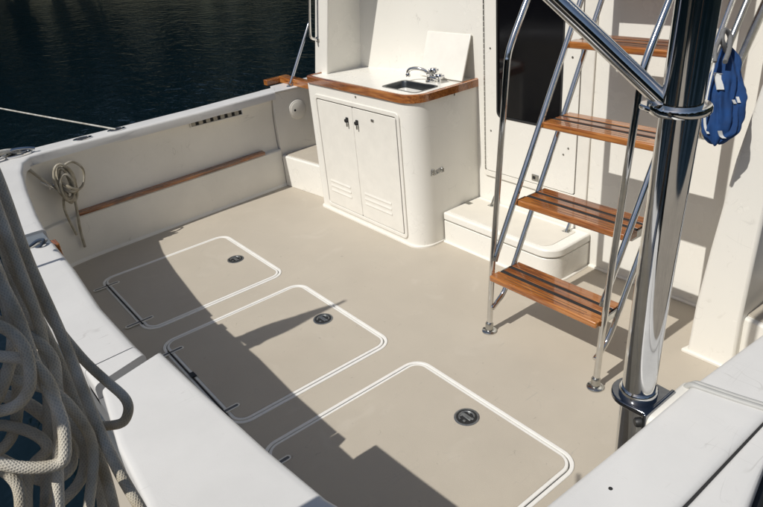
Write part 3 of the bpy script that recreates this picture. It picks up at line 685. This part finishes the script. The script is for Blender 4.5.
# ------------------------------------------------------------------ port gunwale hardware
for i, (hx, hy, lab) in enumerate(((-.062, -1.852, 'oval chrome rod holder opening on the port gunwale nearer the stern'), (-.075, -1.630, 'oval chrome opening on the port gunwale where the thin line starts'))):
    q = tag(empty('rod_holder', (hx, hy, .752)), lab, 'rod holder', 'rod holders in the port gunwale')
    ov = lambda a, b: [(hx+b*math.cos(t*.3142), hy+a*math.sin(t*.3142)) for t in range(20)]
    ring('flange', ov(.060, .036), ov(.044, .023), .750, .7585, chrome, q, bw=.002)
    prism('socket', ov(.0445, .0235), .7515, .7545, gap, q)
hc = tag(empty('hawse_pipe', (-.02, -2.26, .75)), 'chrome hawse pipe with mooring rope at the aft port corner', 'hawse pipe')
def ovr(cx, cy, a, b, ang): return [(cx+a*math.cos(t*.3142)*math.cos(ang)-b*math.sin(t*.3142)*math.sin(ang), cy+a*math.cos(t*.3142)*math.sin(ang)+b*math.sin(t*.3142)*math.cos(ang)) for t in range(20)]
ring('flange', ovr(-.045, -2.235, .085, .040, 1.75), ovr(-.045, -2.235, .062, .024, 1.75), .750, .766, chrome, hc, bw=.003)
prism('throat', ovr(-.045, -2.235, .063, .025, 1.75), .7525, .756, gap, hc)
tube('horn', [(-.050, -2.33, .770), (-.052, -2.26, .790), (-.045, -2.19, .785), (-.04, -2.14, .772)], .010, chrome, hc, 10, 4)
ml = tube('mooring_rope', [(-.05, -2.22, .752), (-.06, -2.27, .785), (-.02, -2.36, .800), (.0, -2.46, .795), (.02, -2.60, .77), (.10, -2.95, .72), (.25, -3.6, .70), (.5, -4.8, .78)], .016, ropew, None, 12, 6)
tag(ml, 'white mooring rope leaving the hawse pipe over the port quarter', 'rope')
ml2 = tube('mooring_rope', [(-.05, -2.20, .752), (-.085, -2.28, .778), (-.075, -2.38, .785), (-.05, -2.50, .775), (.0, -2.7, .74), (.05, -3.1, .68), (.15, -4.8, .74)], .014, ropew, None, 12, 6)
tag(ml2, 'second white mooring rope lying outboard of the first at the corner', 'rope')
A = Vector((-.072, -1.632, .757)); Bq = Vector((-1.55, -2.06, .800)); dirn = (Bq-A)
pts = []
for i in range(26):
    t = i/25*3.2; p = A+dirn*t; p.z += -.05*math.sin(min(t/3.2, 1)*math.pi)*.6+.0; pts.append(p)
tag(tube('thin_line', pts, .0065, ropew, None, 8), 'thin white line stretched over the water from the port gunwale', 'rope')
# far piling that takes the thin line, outside the picture
def piling(loc, r, z1, lab):
    t = tag(empty('dock_piling', (loc[0], loc[1], -1)), lab, 'piling')
    v, f, _ = tube_geo([Vector((loc[0]+.01*math.sin(i), loc[1], -1.5+(z1+1.5)*i/8)) for i in range(9)], lambda q: r*(1.06-.08*q), 22)
    link('post', v, f, wood, t, 40)
    lathe('cap', [(r*1.02, z1), (r*.96, z1+.012), (.01, z1+.035)], (loc[0], loc[1], 0), bankm, t, 22)
    return t
e_ = pts[-1]
piling((e_.x-.13, e_.y-.02), .14, 1.25, 'round timber dock piling that takes the thin white line')

# coil of rope on a cleat in the aft port corner
RC = tag(empty('rope_coil', (.06, -2.12, .5)), 'tan rope coiled on a cleat in the aft port corner', 'rope')
def wp(y, z, d=.03): return Vector((.062-(y+2.1)*.25+d-.02, y, z))
clq = box('cleat', (.03, -2.155, .525), (.075, -2.115, .560), chrome, RC, .008)
tube('cleat_horn', [wp(-2.19, .60, .02), wp(-2.135, .545, .04), wp(-2.06, .47, .02)], .010, chrome, RC, 10, 4)
tube('lead', [wp(-2.225, .685, .0), wp(-2.18, .615, .03), wp(-2.135, .550, .04)], .0095, ropet, RC, 10, 4)
rnd = random.Random(11)
for k in range(5):
    yc, zc = -2.045+rnd.uniform(-.02, .02), .545+rnd.uniform(-.02, .02); ry, rz = rnd.uniform(.028, .055), rnd.uniform(.085, .125); tl = rnd.uniform(-.5, .3)
    P = []
    for i in range(15):
        a = 2*math.pi*i/14; y = ry*math.cos(a); z = rz*math.sin(a)
        P.append(wp(yc+y*math.cos(tl)-z*math.sin(tl)*.5, zc+y*math.sin(tl)+z*math.cos(tl), .035+.010*k+.008*math.sin(2*a)))
    tube('loop', P, .0085, ropet, RC, 10, 3)
tube('loop', [wp(-2.06, .645, .05), wp(-1.98, .66, .04), wp(-1.925, .59, .03), wp(-1.955, .50, .04), wp(-2.03, .47, .06)], .0075, ropet, RC, 10, 5)
tube('wrap', [wp(-2.09, .53, .04), wp(-2.05, .50, .095), wp(-2.0, .49, .06), wp(-2.04, .52, .10), wp(-2.08, .56, .05)], .0095, ropet, RC, 10, 5)
tube('tail', [wp(-2.085, .50, .05), wp(-2.11, .40, .035), wp(-2.105, .30, .035), wp(-2.09, .20, .03)], .0075, ropet, RC, 10, 5)
tube('tail', [wp(-2.03, .47, .05), wp(-2.04, .36, .035), wp(-2.06, .22, .035), wp(-2.065, .10, .03)], .0085, ropet, RC, 10, 5)
# recess fittings in the transom: teak block, webbing and blue line
tb = tag(box('teak_block', (1.43, -2.430, .66), (1.50, -2.402, .735), teak, None, .004), 'small teak block at the inner edge of the transom recess', 'block')
tag(tube('blue_line', [(1.47, -2.53, .722), (1.50, -2.50, .745), (1.535, -2.475, .768), (1.50, -2.455, .772), (1.455, -2.475, .76), (1.46, -2.52, .742), (1.51, -2.56, .752), (1.53, -2.64, .70)], .0065, ropeb, None, 10, 5), 'loop of blue line lying over the transom recess', 'rope')
tag(tube('white_strap', [(1.50, -2.51, .750), (1.46, -2.47, .745), (1.42, -2.435, .735), (1.41, -2.41, .70)], .008, ropew, None, 8, 4), 'short white strap across the transom recess', 'strap')
box('drain_cover', (1.74, -2.10, .0062), (1.78, -2.075, .012), blackp, bpy.data.objects['deck_hatch.001'])

# teak cap and rail at the port side deck
tk = tag(empty('teak_toe_rail', (-.1, -.2, .75)), 'varnished teak toe rail on the side deck left of the sink cabinet', 'toe rail')
box('board', (-.30, -.245, .745), (.45, -.185, .800), teak, tk, .006)
box('board', (-.34, -.365, .745), (-.285, -.15, .790), teak, tk, .006)
struct(prism('side_deck', [(-.25, -.36), (-.052, -.44), (-.030, -.12), (.46, -.06), (.46, .6), (-.25, .6)], .7355, .7485, capw, None, .004), 'white port side deck')
hr = tag(empty('side_rail', (-.1, -.268, .75)), 'slanting chrome rail stanchion on the port side deck', 'rail')
tube('tube', [(-.1, -.275, .745), (-.1, -.268, .758), (-.1, -.012, 1.192), (-.1, .0, 1.205)], .0115, chrome, hr, 14)
lathe('base', [(.024, .742), (.024, .750), (.014, .756), (.013, .77)], (-.1, -.275, 0), chrome, hr, 18)
gr = tag(empty('grab_bar', (.53, -.41, 1.2)), 'chrome grab bar on the cabin corner post', 'grab bar')
hx_ = .500+lean(1.3)
tube('bar', [(hx_-.012, -.403, 1.165), (hx_-.014, -.445, 1.185), (hx_-.008, -.450, 1.24), (hx_+.04, -.450, 1.46), (hx_+.12, -.450, 1.8)], .0095, chrome, gr, 12, 5)
lathe('base', [(.018, 0), (.018, .006), (.010, .010)], (hx_-.010, -.398, 1.165), chromed, gr, 16, Vector((0, -1, 0)))

# ------------------------------------------------------------------ foreground rope bundle on its piling, and an unseen shadow-casting flag added aft
piling((3.545, -3.04), .130, 2.02, 'round timber dock piling that carries the rope bundle')
RB = tag(empty('rope_bundle', (3.6, -2.8, 1.3)), 'thick tangle of grey braided dock line hanging in the left foreground', 'rope')
ST = [
 # (points (px, py, depth), radius)
 ([(-60, 60, .80), (-25, 130, .80), (4, 195, .80), (30, 262, .80), (58, 330, .80), (92, 412, .79), (122, 475, .78), (150, 530, .77), (165, 580, .77)], .0085),
 ([(-70, 70, .84), (-38, 135, .84), (-8, 205, .83), (18, 275, .83), (50, 345, .83), (80, 410, .82), (104, 470, .81), (118, 540, .80), (125, 600, .80)], .0085),
 ([(20, 250, .86), (48, 315, .86), (78, 352, .86), (108, 382, .85), (126, 402, .84), (127, 418, .84), (114, 425, .85), (96, 424, .87), (80, 410, .89)], .0080),
 ([(-60, 120, .72), (-30, 200, .72), (-6, 270, .72), (20, 320, .72), (38, 370, .71), (58, 412, .71), (66, 440, .71), (62, 462, .71), (40, 468, .70), (8, 464, .69), (-30, 450, .69)], .0085),
 ([(-40, 300, .76), (0, 322, .76), (34, 338, .76), (52, 360, .77), (58, 392, .78), (70, 420, .79), (84, 448, .79), (80, 482, .78), (56, 506, .77), (20, 530, .76)], .0085),
 ([(-50, 345, .70), (-10, 356, .70), (28, 362, .70), (52, 385, .71), (58, 430, .72), (58, 470, .73), (62, 540, .73)], .0080),
 ([(-50, 385, .80), (-10, 392, .80), (30, 405, .80), (60, 432, .80), (70, 462, .80), (52, 478, .795), (20, 470, .79), (-40, 442, .79)], .0100),
 ([(-40, 430, .74), (0, 425, .74), (30, 432, .74), (46, 448, .745), (30, 470, .75), (28, 520, .75), (30, 570, .75)], .0080),
 ([(-60, 150, .88), (-20, 230, .88), (8, 300, .88), (34, 356, .88), (60, 400, .87), (84, 440, .86), (98, 480, .85), (104, 540, .85)], .0085),
 ([(-30, 500, .70), (-4, 470, .70), (14, 480, .70), (20, 510, .70), (22, 560, .70)], .0082),
 ([(-30, 240, .78), (0, 290, .78), (14, 330, .78), (6, 372, .77), (-30, 400, .77)], .0080),
 ([(-50, 210, .75), (-18, 250, .75), (6, 310, .75), (18, 390, .75), (10, 440, .75), (-30, 470, .75)], .0080),
 ([(60, 360, .90), (72, 405, .90), (82, 425, .90), (88, 440, .89), (84, 456, .88), (70, 440, .88), (62, 410, .88)], .0075),
 ([(86, 440, .84), (96, 470, .83), (102, 500, .83), (106, 560, .83)], .0082),
 ([(-80, 40, .78), (-45, 110, .77), (-16, 175, .76), (8, 235, .76), (30, 300, .76), (44, 350, .77), (50, 400, .78), (46, 450, .78), (44, 540, .78)], .0082),
 ([(-90, 60, .74), (-50, 150, .73), (-20, 225, .73), (2, 285, .73), (12, 340, .73), (0, 395, .72), (-30, 430, .72)], .0082),
 ([(-40, 370, .73), (-5, 376, .73), (30, 384, .74), (62, 398, .75), (84, 424, .76), (92, 452, .77), (90, 500, .77), (84, 560, .77)], .0080),
 ([(-30, 318, .69), (4, 330, .69), (26, 352, .69), (30, 384, .69), (12, 408, .69), (-30, 418, .69)], .0080),
 ([(-60, 100, .90), (-24, 180, .90), (0, 240, .90), (26, 310, .89), (64, 372, .88), (92, 436, .86), (112, 500, .85), (122, 560, .85)], .0082),
]
def wob(P, k):
    # hand-laid rope never runs perfectly true
    Q = smooth_path(P, 9); rn = random.Random(k); a, b, c = rn.uniform(0, 6), rn.uniform(0, 6), rn.uniform(0, 6); out = []
    for i, p in enumerate(Q):
        u = i*.42; out.append(p+Vector((.0012*math.sin(u*.5+a)+.0004*math.sin(1.3*u), .0012*math.sin(.6*u+b), .0012*math.sin(.45*u+c))))
    return out
for k, (pts_, r) in enumerate(ST): tube('strand', wob([at(p[0], p[1], p[2]*.92) for p in pts_], k), r*.74, ropem, RB, 14)
# turns round the piling that carry the bundle
for k in range(3):
    z = 1.78+k*.024
    tube('turn', [(3.545+.143*math.cos(i*.2618), -3.04+.143*math.sin(i*.2618), z+.008*math.sin(i*.52+k)) for i in range(25)], .0065, ropem, RB, 12)
for a, z in ((58, 1.79), (75, 1.80), (92, 1.80), (40, 1.79), (66, 1.82)):
    s0 = Vector((3.545+.143*math.cos(math.radians(a)), -3.04+.143*math.sin(math.radians(a)), z))
    q0 = ST[0 if a == 58 else 1 if a == 75 else 8 if a == 92 else 14 if a == 40 else 15][0][0]; e0 = at(q0[0], q0[1], q0[2]*.92)
    tube('strand', [s0, s0.lerp(e0, .5)+Vector((0, .01, .02)), e0], .006, ropem, RB, 12, 6)
FL = tag(empty('shadow_caster_flag', (1.7, -2.85, 0)), 'unseen furled flag added behind the transom to cast the spike of shadow on deck', 'flag')  # added out of view, shaped to throw the pointed shadow onto the deck
tube('staff', [(1.745, -2.80, .15), (1.72, -2.84, 1.1), (1.695, -2.87, 1.97)], .010, teak, FL, 10)
v = []; f = []; N = 24; M = 20
for i in range(M+1):
    t = i/M; z = 1.93-t*.70; rw = .006+.070*t; xc = 1.697-.028*t
    for k in range(N):
        a = 2*math.pi*k/N; r = rw*(1+.18*math.sin(4*a+5*t)+.1*math.sin(7*a-6*t))
        v.append((xc+r*math.cos(a), -2.865+.06*t+r*.55*math.sin(a), z+.02*math.sin(3*a)))
for i in range(M):
    for k in range(N): f.append((i*N+k, i*N+(k+1) % N, (i+1)*N+(k+1) % N, (i+1)*N+k))
f += [tuple(range(N)), tuple(M*N+k for k in range(N))]
link('cloth', v, f, blue, FL, 80)

# ------------------------------------------------------------------ dock the picture is taken from
dockw = mat('dock_wood', (.36, .32, .265), .85, vary=.3, vscale=7, bump=.5, bscale=60)
DK = tag(empty('dock', (5.4, -2, 0)), 'weathered plank finger dock alongside the starboard hull', 'dock')
for k in range(60): box('plank', (4.62, -9+k*.2, .10), (6.3, -9+k*.2+.188, .14), dockw, DK)
for k in range(3): box('beam', (4.75+k*.65, -9, -.12), (4.87+k*.65, 3, .098), wood, DK)
piling((6.45, -3.6), .14, 1.6, 'outer timber dock piling on the far edge of the finger dock')
piling((5.3, -9.2), .15, 1.7, 'timber dock piling at the aft end of the finger dock')
